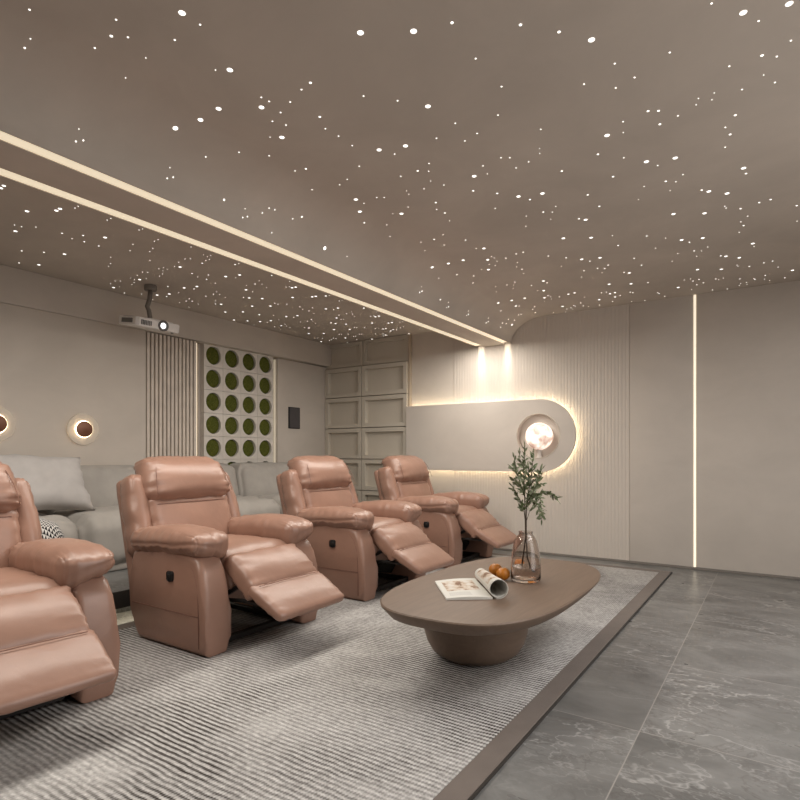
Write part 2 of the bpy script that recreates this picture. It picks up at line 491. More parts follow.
# ------------------------------------------------------------------ plates with round holes
def plate_hole(outline, hc, hr, n=96):
    """ring of (outer,inner) points; outline(angle)->distance from the hole centre"""
    res = []
    for i in range(n):
        a = 2*PI*i/n; d = outline(a)
        res.append(((hc[0]+d*math.cos(a), hc[1]+d*math.sin(a)), (hc[0]+hr*math.cos(a), hc[1]+hr*math.sin(a))))
    return res
def hole_mesh(ring, place, d0, d1, dh):
    """front at depth d0, back d1, hole tube runs to dh"""
    bm = bmesh.new(); n = len(ring)
    of = [bm.verts.new(place(*o, d0)) for o, i in ring]; inf = [bm.verts.new(place(*i, d0)) for o, i in ring]
    ob = [bm.verts.new(place(*o, d1)) for o, i in ring]; ib = [bm.verts.new(place(*i, dh)) for o, i in ring]
    inb = [bm.verts.new(place(*i, d1)) for o, i in ring] if abs(dh-d1) > 1e-6 else ib
    for a in range(n):
        b = (a+1) % n
        bm.faces.new((of[a], of[b], inf[b], inf[a])); bm.faces.new((of[a], ob[a], ob[b], of[b]))
        bm.faces.new((inf[a], inf[b], inb[b], inb[a])); bm.faces.new((ob[a], inb[a], inb[b], ob[b]))
        if inb is not ib: bm.faces.new((inb[a], inb[b], ib[b], ib[a]))
    return bm

# round-ended panel with the moon niche
PC, PR, PX0 = (-2.052, 1.243), .379, -3.695
HC, HR = (-2.064, 1.240), .232
def capsule(a, r=PR, x0=PX0, hc=HC):
    dx, dy = math.cos(a), math.sin(a); lo, hi = 0, 4
    for _ in range(50):
        m = (lo+hi)/2; x, z = hc[0]+m*dx, hc[1]+m*dy
        ins = x > x0 and abs(z-PC[1]) < r and (x < PC[0] or (x-PC[0])**2+(z-PC[1])**2 < r*r)
        lo, hi = (m, hi) if ins else (lo, m)
    return lo
ring = plate_hole(capsule, HC, HR, 240)
# put exact corners of the square end into the ring
for cz in (PC[1]+PR, PC[1]-PR):
    ca = math.atan2(cz-HC[1], PX0-HC[0]) % (2*PI)
    i = min(range(240), key=lambda i: abs(2*PI*i/240-ca)); ring[i] = ((PX0, cz), ring[i][1])
root = thing('backlit_wall_panel', 'long round-ended taupe panel glowing along its edges, with a round niche holding a moon lamp', 'wall panel', (0, 5.69, 0))
pl = lambda x, z, d: (x, d-5.69, z)
obj('panel_board', hole_mesh(ring, pl, 5.69, 5.715, 5.768), M['panel'], root, True, 35)
bm = bmesh.new(); bm.faces.new([bm.verts.new(pl(HC[0]+HR*1.002*math.cos(2*PI*i/64), HC[1]+HR*1.002*math.sin(2*PI*i/64), 5.767)) for i in range(64)])
r_ = bmesh.ops.extrude_face_region(bm, geom=bm.faces[:]); bmesh.ops.translate(bm, verts=[v for v in r_['geom'] if isinstance(v, bmesh.types.BMVert)], vec=(0, .004, 0))
obj('niche_back', bm, M['panel'], root, False)
nr = tube('niche_rim', [pl(HC[0]+HR*math.cos(2*PI*i/72), HC[1]+HR*math.sin(2*PI*i/72), 5.691) for i in range(72)], .0045, M['shelf'], root, 8, True)
pts = [(PX0+.01, PC[1]+PR-.032)] + [(PC[0]+(PR-.032)*math.cos(t), PC[1]+(PR-.032)*math.sin(t)) for t in [PI/2-PI*i/30 for i in range(31)]] + [(PX0+.01, PC[1]-PR+.032)]
tube('light_tape', [pl(x, z, 5.724) for x, z in pts], .006, M['ledhot'], root, 6)

root = thing('moon_lamp', 'glowing round moon lamp on a small stand in the round niche', 'lamp', (-2.058, 5.715, HC[1]-HR))
bm = bmesh.new(); bmesh.ops.create_uvsphere(bm, u_segments=48, v_segments=24, radius=.142)
for v in bm.verts: v.co *= 1+.012*noise.noise(v.co*18)
bmesh.ops.translate(bm, verts=bm.verts, vec=(0, 0, .228)); obj('moon_globe', bm, M['moon'], root)
lathe('lamp_stand', [(0, .001), (.030, .001), (.030, .012), (.022, .03), (.024, .075), (.036, .089), (0, .092)], M['tile'], root, 24)

# ------------------------------------------------------------------ framed panels in the corner
cols = [(-4.995, -4.386), (-4.380, -3.70)]
rows = [(2.178, 2.497), (1.786, 2.170), (1.388, 1.780), (.992, 1.382), (.596, .986), (.2, .590)]
cn = ['left', 'right']; rn = ['top', 'second', 'third', 'fourth', 'fifth', 'lowest']
for ci, (x0, x1) in enumerate(cols):
    for ri, (z0, z1) in enumerate(rows):
        t = thing('framed_wall_panel', f'taupe recessed square panel in the far corner, {cn[ci]} column, {rn[ri]} row' + (' against the ceiling' if ri == 0 else ''),
                  'wall panel', ((x0+x1)/2, 5.785, z0), 0, 'framed panels in the far corner')
        w, h = (x1-x0)/2, z1-z0; fw = .052; b = .010
        bm = bmesh.new()
        O = [(-w+.002, .002), (w-.002, .002), (w-.002, h-.002), (-w+.002, h-.002)]
        I = [(-w+fw, fw), (w-fw, fw), (w-fw, h-fw), (-w+fw, h-fw)]
        dF = .028 if ri == 0 else 0.0
        ov = [bm.verts.new((x, -.07+dF, z)) for x, z in O]; ob = [bm.verts.new((x, -.001, z)) for x, z in O]
        iv = [bm.verts.new((x, -.07+dF, z)) for x, z in I]; ib = [bm.verts.new((x, -.012, z)) for x, z in I]
        for a in range(4):
            c = (a+1) % 4
            bm.faces.new((ov[a], ov[c], iv[c], iv[a])); bm.faces.new((iv[a], iv[c], ib[c], ib[a])); bm.faces.new((ov[a], ob[a], ob[c], ov[c]))
            bm.faces.new((ob[a], ib[a], ib[c], ob[c]))
        obj('frame', bm, M['shelf'], t, False)
        bm = bmesh.new(); add_box(bm, -w+fw, w-fw, -.014, -.004, fw, h-fw); obj('inset', bm, M['shelf'], t, False)
o = box('metal_trim_strip', (-3.698, -3.672, 5.735, 5.784, .024, 2.497), M['brass'], bev=.002)
tag(o, 'slim vertical brass trim strip between the framed panels and the backlit panel', 'trim')

# ------------------------------------------------------------------ slats, moss tiles, lights and screen on the left wall
bm = bmesh.new(); add_box(bm, XL+.001, -5.015, 3.132, 3.70, .2, 2.205)
root = thing('slatted_wall_panel', 'panel of narrow vertical taupe slats on the left wall behind the sofa', 'wall panel', (XL, 3.4, .2))
def shifted(bm, off):
    bmesh.ops.translate(bm, verts=bm.verts, vec=[-c for c in off]); return bm
off = (XL, 3.4, .2)
obj('backing_board', shifted(bm, off), M['slatback'], root, False)
bm = bmesh.new(); ns = 13; p = (3.695-3.135)/ns
for i in range(ns): add_box(bm, -5.014, -4.95, 3.135+i*p, 3.135+i*p+p*.66, .2, 2.205, .003, 1)
obj('slats', shifted(bm, off), M['slat'], root, True, 40)
root = thing('corner_light_line', 'vertical glowing light line at the edge of the slatted panel', 'wall light', (-5.0, 3.715, .2))
box('light_tube', (-.02, .0, -.010, .006, .0, 2.0), M['ledthin'], root)
box('brass_cap', (-.03, .035, -.03, .022, 2.0, 2.009), M['brass'], root)
box('brass_edge', (-.03, .005, .009, .018, .0, 1.999), M['brass'], root)
root = thing('edge_light_line', 'faint vertical light line at the left edge of the smooth panel with the dark screen', 'wall light', (-5.03, 4.850, .2))
box('light_tube', (-.03, .0, -.010, .008, .0, 1.99), M['ledfaint'], root)
box('brass_cap', (-.03, .033, -.012, .25, 2.008, 2.014), M['brass'], root)

struct(box('trim_7', (XL, -5.03, 3.832, 4.81, .2, .745), M['panel'], bev=.003))     # board below the tiles
tw = .247; ty0 = 3.832; tz0 = 2.106
rown = ['top', 'second', 'third', 'fourth', 'fifth', 'lowest']; coln = ['first', 'second', 'third', 'fourth']
def sq(a, h=tw/2-.0015):
    return h/max(abs(math.cos(a)), abs(math.sin(a)))
ringt = plate_hole(sq, (0, 0), .097, 64)
proto = None
for r in range(6):
    for c in range(4):
        lab = f'white square wall tile with round green moss disc, {rown[r]} row, {coln[c]} from the left'
        loc = (-5.025, ty0+tw*(c+.5)-.003, tz0-tw*r)
        if proto is None:
            proto = thing('moss_tile', lab, 'wall tile', loc, 0, 'moss disc tiles on the left wall')
            obj('tile_face', hole_mesh(ringt, lambda y, z, d: (d, y, z), 0, -.06, -.06), M['tile'], proto, True, 35)
            bm = bmesh.new()
            add_lathe(bm, [(0, .042), (.05, .040), (.085, .036), (.0955, .028), (.0955, 0), (0, 0)], 40)
            bmesh.ops.transform(bm, matrix=Matrix.Translation((-.06, 0, 0)) @ Matrix.Rotation(PI/2, 4, 'Y'), verts=bm.verts)
            for v in bm.verts:
                if v.co.x > -.045: v.co.x += .004*noise.noise(v.co*60)
            obj('moss_disc', bm, M['moss'], proto)
        else: dup(proto, loc, lab)

def sconce(y, z, label, first=None):
    loc = (-4.955, y, z)
    if first: return dup(first, loc, label)
    t = thing('wall_sconce', label, 'wall lamp', loc, 0, 'glass disc wall lamps')
    R = Matrix.Rotation(PI/2, 4, 'Y')
    lathe('wall_plate', [(0, .001), (.055, .001), (.055, .012), (.02, .014), (.02, .0333), (0, .0333)], M['bronze'], t, 32, R)
    lathe('glass_disc', [(.023, .020), (.133, .020), (.1355, .0225), (.133, .025), (.023, .025), (.023, .020)], M['clear'], t, 64, R, False)
    lathe('glow_ring', [(0.024, .027), (.066, .027), (.0725, .030), (.066, .033), (.024, .033), (.024, .027)], M['sconceglow'], t, 48, R, False)
    lathe('bronze_disc', [(0, .0335), (.066, .0335), (.0675, .035), (.0675, .041), (.065, .043), (0, .043)], M['bronze'], t, 48, R)
    return t
s0 = sconce(2.535, 1.263, 'round glass wall lamp with a brown disc and glowing ring, above the grey pillow')
sconce(1.885, 1.281, 'round glass wall lamp with a brown disc, cut by the left edge of the photo', s0)
t = thing('wall_screen', 'small dark rectangular screen on the smooth wall panel beside the moss tiles', 'wall screen', (-5.0, 5.135, 1.5))
box('screen_case', (0.001, .018, -.095, .095, -.132, .132), M['screenrim'], t, .003)
box('screen_glass', (.0185, .021, -.085, .085, -.122, .122), M['screen'], t)

# ------------------------------------------------------------------ platform step and rug
fp_ = struct(box('floor_platform', (XL, -3.62, YB, YF, 0, .199), M['marble']))
struct(box('floor_platform_nosing', (-3.62, -3.40, YB, 5.70, .10, .199), [M['marble']], bev=0))
struct(box('trim_6', (-3.40, -3.388, YB, 5.70, .094, .1995), M['fascia'], bev=.002))
box('light_tape', (-3.618, -3.608, -1.4, 5.6, .06, .075), M['ledstep'], fp_)

RX0, RX1, RY0, RY1 = -3.33, -.775, -1.2, 5.50
root = thing('striped_rug', 'large grey rug with thin dark stripes and taupe border under the chairs and table', 'rug', (0, 0, 0))
box('rug_pile', (RX0+.09, RX1-.087, RY0+.09, RY1-.085, .001, .011), M['rug'], root, .003)
bm = bmesh.new()
for b in ((RX0, RX1, RY0, RY0+.09), (RX0, RX1, RY1-.085, RY1), (RX0, RX0+.09, RY0+.09, RY1-.085), (RX1-.087, RX1, RY0+.09, RY1-.085)):
    add_box(bm, *b, .001, .012, .002, 1)
obj('rug_border', bm, M['rugedge'], root, True, 40)
bm = bmesh.new()
for b in ((RX0-.006, RX1+.008, RY1, RY1+.008), (RX1, RX1+.008, RY0, RY1), (RX0-.006, RX0, RY0, RY1)): add_box(bm, *b, .001, .010)
obj('rug_edging', bm, M['rugline'], root, False)

# ------------------------------------------------------------------ recliners
TH = math.radians(16)
UP = Vector((-math.sin(TH), 0, math.cos(TH))); FW = Vector((math.cos(TH), 0, math.sin(TH))); B0 = Vector((-.188, 0, .45))
def bk(a, b, c): return B0 + UP*b + FW*c + Vector((0, a, 0))   # across, up the back, forward

def side_profile():
    return [(-.205, .002), (-.238, .04), (-.260, .16), (-.272, .32), (-.270, .44), (-.255, .49), (-.21, .51), (.10, .515), (.27, .515), (.325, .495),
            (.365, .43), (.392, .34), (.402, .22), (.398, .08), (.390, .001)]

def make_recliner(label, loc):
    L = M['leather']; t = thing('recliner', label, 'armchair', loc, 0, 'row of leather recliners')
    for s in (-1, 1):
        y0, y1 = sorted((s*.268, s*.425))
        ap = prism('arm_panel', side_profile(), 'y', y0, y1, L, t, .034, 5, 60)
        for v in ap.data.vertices:                                   # soft swell of the outer face
            e = sm(.02, .25, v.co.z)*(1-sm(.36, .52, v.co.z))
            if abs(v.co.y) > .40: v.co.y += s*.010*e
        ys = s*.4385
        tube('seam', [(-.24, s*.4335, .205), (-.1, ys-s*.004, .205), (.1, ys-s*.004, .205), (.342, ys-s*.006, .205)], .0022, M['thread'], ap, 6)
        tube('seam', [(.26, s*.4255, .47), (.305, s*.428, .43), (.335, s*.432, .36), (.345, s*.4345, .28), (.346, s*.432, .16), (.342, s*.4265, .04)], .0022, M['thread'], ap, 6)
        # padded arm: rolls down at its front end, hangs over the inner face
        def warp(x, y, z, u, v, w, s=s):
            inn = -s*v                                               # +1 on the inner side
            f = sm(.35, 1, u)
            z2 = z - .034*sm(-.3, 1, inn)*(1-sm(-1, .2, w)) + .016*sm(-.3, -1, inn)*(1-sm(-1, .2, w))
            z2 -= .020*sm(.5, 1, u)*max(w, -.1) + .022*sm(.1, -1, u)
            gz = -.15+.30*f
            g = math.exp(-((w-gz)/.14)**2)*sm(-.75, -.98, inn)       # stitched groove along the outside
            g2 = math.exp(-((w-gz+.35*(inn+1))/.14)**2)*sm(.9, 1, u) # sweeping down round the front end
            return (x - .005*g2, y - s*.008*g, z2)
        cushion('arm_pad', (.308, .118, .071), .062, L, t, (36, 18, 18), (0.012, .010, .013), warp, .014, 10, .5, .005, 9, 3+s, (.046, s*.336, .566))
    # seat, calf pad and foot pad
    def wseat(x, y, z, u, v, w):
        return (x, y, z - .05*sm(.55, 1, u)**1.5 + .012*(1-v*v)*max(w, 0))
    cushion('seat', (.285, .262, .085), .05, L, t, (22, 20, 8), (0, .004, .018), wseat, .010, 8, .45, .003, 6, 11, (.085, 0, .425))
    def place(P, d, n):
        d = Vector(d).normalized(); n = Vector(n).normalized()
        return lambda x, y, z, u, v, w: Vector(P) + d*x + n*z + Vector((0, y, 0))
    a = (.355, 0, .492); b = (.545, 0, .350)
    d = Vector((b[0]-a[0], 0, b[2]-a[2])).normalized(); nn = Vector((-d.z, 0, d.x))
    ctr = (Vector(a)+Vector(b))/2 - nn*.048
    def wc(x, y, z, u, v, w):
        q = ctr + d*x + nn*(z + .018*(1-u*u)*max(w, 0)) + Vector((0, y, 0)); return q
    cushion('calf_pad', (.140, .254, .050), .032, L, t, (18, 26, 8), (0, 0, .012), wc, .011, 10, .65, .002, 8, 21)
    b2 = (.540, 0, .352); c2 = (.752, 0, .243)
    d2 = Vector((c2[0]-b2[0], 0, c2[2]-b2[2])).normalized(); n2 = Vector((-d2.z, 0, d2.x)); ctr2 = (Vector(b2)+Vector(c2))/2 - n2*.028
    def wf(x, y, z, u, v, w):
        return ctr2 + d2*x + n2*(z*(1-.25*sm(.2, 1, u))) + Vector((0, y*(1-.02*u), 0))
    fp = cushion('foot_pad', (.130, .258, .032), .022, L, t, (16, 26, 8), (0.004, 0, .010), wf, .004, 9, .4, .0015, 8, 31)
    tube('seam', [tuple(ctr2 + d2*(-.094) + n2*(.0395+.006*(1-(y/.25)**2)) + Vector((0, y, 0))) for y in [-.225+.45*i/14 for i in range(15)]], .002, M['thread'], fp, 6)
    # front apron under the seat
    box('front_apron', (.20, .235, -.262, .262, .20, .36), L, t, .012, 2)
    # backrest
    cushion('backrest', (.205, .298, .085), .055, L, t, (22, 24, 8), (0, 0, .02),
            lambda x, y, z, u, v, w: bk(y, x+.160, z-.095), .010, 9, .4, .003, 7, 41)
    def wh(x, y, z, u, v, w):
        tt = min(max((x/.152+1)/2, 0), 1.1)
        y2 = y*(1-.13*tt**1.6)
        roll = -.075*max(0, tt-.45)**1.5*1.9
        return bk(y2, x+.470, z*(1-.12*tt) - .072 + roll)
    hd = cushion('headrest', (.150, .312, .105), .085, L, t, (22, 26, 12), (.012, 0, .022), wh, .020, 8, .6, .005, 7, 51)
    for s in (-1, 1):                                                # stitched edge of the head cushion
        tube('seam', [tuple(bk(s*(.272-.035*(i/9)**1.6), (.352+.175*i/9), .045-.028*(i/9)**2.2)) for i in range(10)], .002, M['thread'], hd, 6)
    tube('seam', [tuple(bk(y, .303, .004-.012*(y/.26)**2)) for y in [-.25+.5*i/12 for i in range(13)]], .002, M['thread'], hd, 6)
    for s in (-1, 1):
        def ww(x, y, z, u, v, w, s=s):
            tt = (x/.25+1)/2
            return bk(s*.336 + y - s*.028*tt*tt, x+.265, z-.098-.03*tt)
        cushion('side_wing', (.250, .054, .08), .05, L, t, (24, 10, 12), (0.0, .012, .012), ww, .014, 10, .55, .005, 9, 61+s)
    def wsh(x, y, z, u, v, w):
        tt = (x/.35+1)/2
        return bk(y*(1-.06*tt), x+.170, z-.185-.02*tt)
    cushion('back_shell', (.335, .388, .040), .035, L, t, (16, 16, 6), (0, 0, .01), wsh, .004, 6, .3, .002, 5, 71)
    # handle on the near side
    hp = box('recline_handle', (.090, .142, -.4445, -.4285, .362, .416), M['black'], t, .014, 4)
    box('finger_pull', (.102, .132, -.4475, -.444, .378, .400), M['steel'], hp, .003, 2)
    # steel base and linkage under the leg rest
    bm = bmesh.new()
    add_box(bm, .285, .320, -.266, .266, .016, .048, .004, 1); add_box(bm, -.24, -.205, -.266, .266, .016, .048, .004, 1)
    for s in (-1, 1): add_box(bm, -.24, .32, s*.252-.014, s*.252+.014, .016, .050, .004, 1)
    obj('base_frame', bm, M['steel'], t, True, 40)
    for s in (-1, 1):
        y = s*.222
        bm = bmesh.new()
        add_tube(bm, [(-.10, y, .30), (.14, y, .30), (.26, y, .24)], .012, 6)
        add_tube(bm, [(.02, y, .10), (.20, y, .22), (.40, y*.98, .33)], .013, 6)
        add_tube(bm, [(.26, y, .24), (.42, y*.95, .255), (.60, y*.95, .255)], .012, 6)
        add_tube(bm, [(.16, y, .30), (.17, y, .20), (.22, y, .15)], .012, 6)
        add_prism(bm, [(.03, .06), (.18, .07), (.22, .14), (.18, .24), (.06, .28), (.0, .16)], 'y', y-.006, y+.006)
        obj('linkage', bm, M['steel'], t, True, 40)
    return t
CX = -2.8
names = ['terracotta leather recliner nearest the camera, cut off by the left edge of the photo',
         'terracotta leather recliner second in the row, fully in view in front of the slatted panel',
         'terracotta leather recliner third in the row, just behind the wooden coffee table',
         'terracotta leather recliner farthest in the row, next to the backlit panel']
r0 = make_recliner(names[0], (CX, .968, .012)); r0.rotation_euler = (0, 0, -.062)
for i, y in ((1, 2.268), (2, 3.59), (3, 4.915)): dup(r0, (CX, y, .012), names[i], 0.0)

# ------------------------------------------------------------------ sofa, pillow, pouf
SX = -4.42
root = thing('modular_sofa', 'long puffy grey fabric sofa on the platform against the left wall', 'sofa', (SX, 3.0, .2))
yb = [.95, 2.05, 2.97, 3.97, 4.92]
box('sofa_base', (-.43, .425, yb[0]-3+.02, yb[-1]-3-.02, .001, .12), M['sofa'], root, .02)
for i in range(4):
    c = (yb[i]+yb[i+1])/2-3; h = (yb[i+1]-yb[i])/2-.001
    def ws(x, y, z, u, v, w):
        pin = sm(.72, 1, abs(v)); fr = sm(.2, 1, u)
        return (x - .05*pin*pin*sm(.4, 1, u), y, z - .045*pin*pin*max(w, 0) - .03*fr*max(w, 0)*sm(.5, 1, u))
    cushion('seat_module', (.325, h, .19), .085, M['sofa'], root, (22, 30, 14), (.03, 0, .022), ws, .042, 7, .6, .010, 5, 80+i, (.125, c, .228))
    def wb(x, y, z, u, v, w):
        pin = sm(.8, 1, abs(v))
        return (x - .03*pin*pin*max(u, 0) - .06*max(w, 0), y, z - .018*pin*pin*max(w, 0))
    cushion('back_module', (.150, h, .275), .10, M['sofa'], root, (12, 30, 20), (.03, 0, .008), wb, .030, 9, .6, .007, 5, 90+i, (-.315, c, .475))

def pillow(name, label, cat, w, h, th, loc, rot, mat, seed):
    bm = bmesh.new(); n = 28; g = {}
    for s in (1, -1):
        for i in range(n+1):
            for j in range(n+1):
                u, v = -1+2*i/n, -1+2*j/n
                if s < 0 and (i in (0, n) or j in (0, n)): g[s, i, j] = g[1, i, j]; continue
                e = ((1-u**4)*(1-v**4))**.55
                x = w/2*u*(1-.11*(1-v*v)); z = h/2*v*(1-.11*(1-u*u))
                wr = .016*noise.noise((u*2.2+seed, v*2.2, seed)) + .018*(sm(.5, 1, abs(u))*noise.noise((v*6, seed, 1))+sm(.5, 1, abs(v))*noise.noise((u*6, seed, 2)))
                g[s, i, j] = bm.verts.new((x, -s*(th/2*e+wr*min(1, 3*e)), z))
        for i in range(n):
            for j in range(n):
                q = [g[s, i, j], g[s, i+1, j], g[s, i+1, j+1], g[s, i, j+1]]
                bm.faces.new(q if s > 0 else q[::-1])
    o = obj(name, bm, mat); o.location = loc; o.rotation_euler = rot
    return tag(o, label, cat)
pillow('throw_pillow', 'large pale grey square pillow leaning on the sofa back', 'pillow', .70, .46, .20, (-4.315, 1.915, .848),
       (math.radians(-30), math.radians(3), math.radians(90+4)), M['pillow'], 5)
o = lathe('pouf', [(0, .001), (.17, .001), (.215, .03), (.24, .12), (.245, .26), (.235, .36), (.20, .43), (.13, .468), (.06, .478), (0, .480)], M['hound'], None, 56)
o.location = (-3.685, 1.515, .2)
tag(o, 'round black and white houndstooth pouf between the sofa and the nearest recliner', 'pouf')

# ------------------------------------------------------------------ coffee table and what stands on it
TZ = .39; TC = (-1.185, 2.73)
root = thing('coffee_table', 'low brown wooden coffee table with rounded rectangular top and drum base on the rug', 'table', (TC[0], TC[1], .012))
def supe(a, b, e, n=96):
    out = []
    for i in range(n):
        t = 2*PI*i/n; c, s_ = math.cos(t), math.sin(t)
        out.append((a*math.copysign(abs(c)**(2/e), c), b*math.copysign(abs(s_)**(2/e), s_)))
    return out
zt = TZ-.012
rings = [(1, .97, zt), (1, .994, zt-.001), (1, 1.0, zt-.006), (1, .998, zt-.014), (1, .955, zt-.055), (1, .90, zt-.072), (1, .7, zt-.078)]
bm = bmesh.new(); prev = None; first = None
for _, sc_, z in rings:
    a, b = .418-(1-sc_)*.8, .775-(1-sc_)*.8
    ring_ = [bm.verts.new((x, y, z)) for x, y in supe(a, b, 2.9)]
    if prev:
        for i in range(96): bm.faces.new((prev[i], ring_[i], ring_[(i+1) % 96], prev[(i+1) % 96]))
    else: first = ring_
    prev = ring_
bm.faces.new(first); bm.faces.new(prev[::-1])
obj('table_top', bm, M['wood'], root, True, 30)
bm = bmesh.new(); add_lathe(bm, [(0, .0), (.14, .0), (.18, .012), (.225, .045), (.25, .09), (.265, .14), (.27, .2), (.268, zt-.0785)], 64)
bmesh.ops.translate(bm, verts=bm.verts, vec=(-.11, -.08, 0))
obj('table_base', bm, M['wood'], root, True, 60)

# vase with water
VX, VY = -1.088, 2.820
root = thing('glass_vase', 'smoked glass vase of water holding a leafy branch on the coffee table', 'vase', (VX, VY, TZ))
outer = [(0, .0005), (.066, .0005), (.074, .006), (.0775, .02), (.0775, .075), (.073, .13), (.065, .18), (.057, .214), (.047, .231), (.037, .240), (.034, .249), (.037, .258)]
inner = [(.0335, .258), (.0305, .249), (.0335, .238), (.045, .228), (.0535, .212), (.0615, .18), (.0695, .13), (.074, .075), (.0738, .024), (.069, .016), (0, .015)]
lathe('vase_body', outer+inner, M['glass'], root, 56, None, False, 60)
lathe('water', [(0, .0155), (.0684, .0165), (.0732, .0245), (.0736, .060), (.0733, .076), (0, .076)], M['water'], root, 48, None, False, 50)

RV = Vector((.833, .553, 0)); DV = Vector((-.553, .833, 0))
root = thing('leafy_branch', 'tall leafy green branch standing in the glass vase', 'plant', (VX, VY, TZ))
mm = .0053
def bp(px, py, dep=0.0): return RV*((px-524.5)*mm) + Vector((0, 0, (583.5-py)*mm)) + DV*dep
twigs = [
 ([(521, 572, .02), (523, 556, .01), (524.5, 540, 0), (524, 520, 0), (523.5, 500, 0), (523, 480, .01), (524, 466, .02), (524, 452, .02)], .0034),
 ([(530, 574, -.01), (526, 560, 0), (525, 540, .0), (525.5, 520, .01), (527, 502, .02), (531, 484, .03), (533, 470, .04), (534, 459, .05)], .0030),
 ([(524, 512, 0), (529, 503, -.02), (537, 497, -.04), (545, 496, -.05), (551, 502, -.06)], .0019),
 ([(526, 506, .01), (533, 498, .03), (541, 503, .05), (543, 515, .06), (543, 524, .06)], .0017),
 ([(523.5, 500, 0), (519, 490, -.02), (515, 478, -.03), (512, 463, -.03)], .0019),
 ([(524, 514, 0), (520, 505, .02), (516, 497, .03), (513, 492, .04)], .0017),
 ([(523, 486, .01), (517, 478, .03), (513, 473, .05)], .0015),
 ([(524, 525, 0), (522, 515, -.02), (519, 511, -.03)], .0015),
 ([(525.5, 524, 0), (529, 516, .02), (532, 512, .03)], .0014),
 ([(530, 490, .03), (537, 481, .01), (540, 475, 0)], .0016),
 ([(529, 496, .02), (538, 490, .05), (545, 489, .08)], .0016),
 ([(524, 474, .01), (519, 466, .0), (518, 458, -.01)], .0013),
 ([(525, 508, 0), (531, 495, -.03), (535, 486, -.04), (537, 474, -.05)], .0015),
 ([(524, 494, 0), (529, 484, .03), (529, 472, .05)], .0014),
 ([(524, 498, 0), (518, 489, .03), (514, 484, .05)], .0014),
 ([(527, 502, .02), (534, 508, -.01), (539, 517, -.03)], .0013),
]
bm = bmesh.new(); bl = bmesh.new(); rng = random.Random(4)
def leaf(bm, p, d, ln, wd):
    d = d.normalized(); s = d.cross(Vector((rng.uniform(-1, 1), rng.uniform(-1, 1), rng.uniform(-.3, 1)))).normalized(); n = s.cross(d)
    prof_ = [(0, .12), (.25, .75), (.5, 1), (.78, .7), (1, 0.02)]
    Lr = []
    for f, w_ in prof_:
        c = p + d*ln*f - n*ln*.12*f*f
        Lr.append((bm.verts.new(c - s*wd*w_ + n*.001), bm.verts.new(c - n*.0006), bm.verts.new(c + s*wd*w_ + n*.001)))
    for A, B in zip(Lr, Lr[1:]):
        bm.faces.new((A[0], A[1], B[1], B[0])); bm.faces.new((A[1], A[2], B[2], B[1]))
for ti, (tw_, r0_) in enumerate(twigs):
    P = [bp(*q) for q in tw_]
    add_tube(bm, P, [1.3*r0_*(1-.6*i/(len(P)-1)) for i in range(len(P))], 6)
    segs = list(zip(P, P[1:]))
    for A, B in segs:
        if A.z < .33 or (ti < 2 and A.z < .40): continue
        nl = max(2, int((B-A).length/.0055)) + (1 if ti > 1 else 0)
        for q in range(nl):
            f = (q+rng.random()*.6)/nl; p = A.lerp(B, f); ax = (B-A).normalized()
            side = Vector((rng.uniform(-1, 1), rng.uniform(-1, 1), rng.uniform(-.5, .7)))
            leaf(bl, p, ax*.75+side.normalized()*.85, rng.uniform(.020, .040), rng.uniform(.0046, .0080))
    leaf(bl, P[-1], (P[-1]-P[-2]), .035, .005)
obj('stem', bm, M['stem'], root); obj('foliage', bl, M['leaf'], root)

def orange(loc, label, rz):
    t = thing('orange', label, 'fruit', loc, rz, 'oranges on the coffee table')
    bm = bmesh.new(); bmesh.ops.create_uvsphere(bm, u_segments=32, v_segments=20, radius=.036)
    for v in bm.verts:
        v.co.z *= .93; rr = math.hypot(v.co.x, v.co.y)
        if v.co.z > 0: v.co.z -= .004*math.exp(-(rr/.008)**2)
    bmesh.ops.translate(bm, verts=bm.verts, vec=(0, 0, .0335)); obj('peel', bm, M['orange'], t)
    lathe('stem_end', [(0, .0625), (.0035, .0625), (.004, .0645), (.002, .066), (0, .066)], M['leaf'], t, 10)
    return t
o1 = orange((-1.270, 2.848, TZ+.0002), 'orange behind the other one, left of the vase on the table', .3)
dup(o1, (-1.192, 2.770, TZ+.0002), 'front orange next to the rolled magazine on the table', 1.2)
dup(o1, (-1.225, 3.055, TZ+.0002), 'orange seen through the glass vase, behind it on the table', 2.2)

# open magazine with its right half rolled over
root = thing('magazine', 'open magazine on the coffee table, one half rolled into a tube', 'magazine', (0, 0, TZ))
A, B_, Cc, D = Vector((-1.462, 2.524, 0)), Vector((-1.242, 2.247, 0)), Vector((-1.074, 2.376, 0)), Vector((-1.317, 2.689, 0))
bm = bmesh.new(); uv = bm.loops.layers.uv.new('UVMap')
N1, N2 = 16, 10
def sheet(i, j):
    u, v = i/N1, j/N2
    p = A.lerp(D, u).lerp(B_.lerp(Cc, u), v)
    p.z = .0085 + .006*math.sin(u*PI*.9)*1.0; return p
top = [[bm.verts.new(sheet(i, j)) for j in range(N2+1)] for i in range(N1+1)]
bot = [[bm.verts.new((sheet(i, j).x, sheet(i, j).y, .0006)) for j in range(N2+1)] for i in range(N1+1)]
for i in range(N1):
    for j in range(N2):
        f = bm.faces.new((top[i][j], top[i][j+1], top[i+1][j+1], top[i+1][j]))
        for lp, (a, b) in zip(f.loops, ((i, j), (i, j+1), (i+1, j+1), (i+1, j))): lp[uv].uv = (a/N1, 1-b/N2)
        bm.faces.new((bot[i][j], bot[i+1][j], bot[i+1][j+1], bot[i][j+1]))
for i in range(N1):
    bm.faces.new((top[i][0], top[i+1][0], bot[i+1][0], bot[i][0])); bm.faces.new((top[i][N2], bot[i][N2], bot[i+1][N2], top[i+1][N2]))
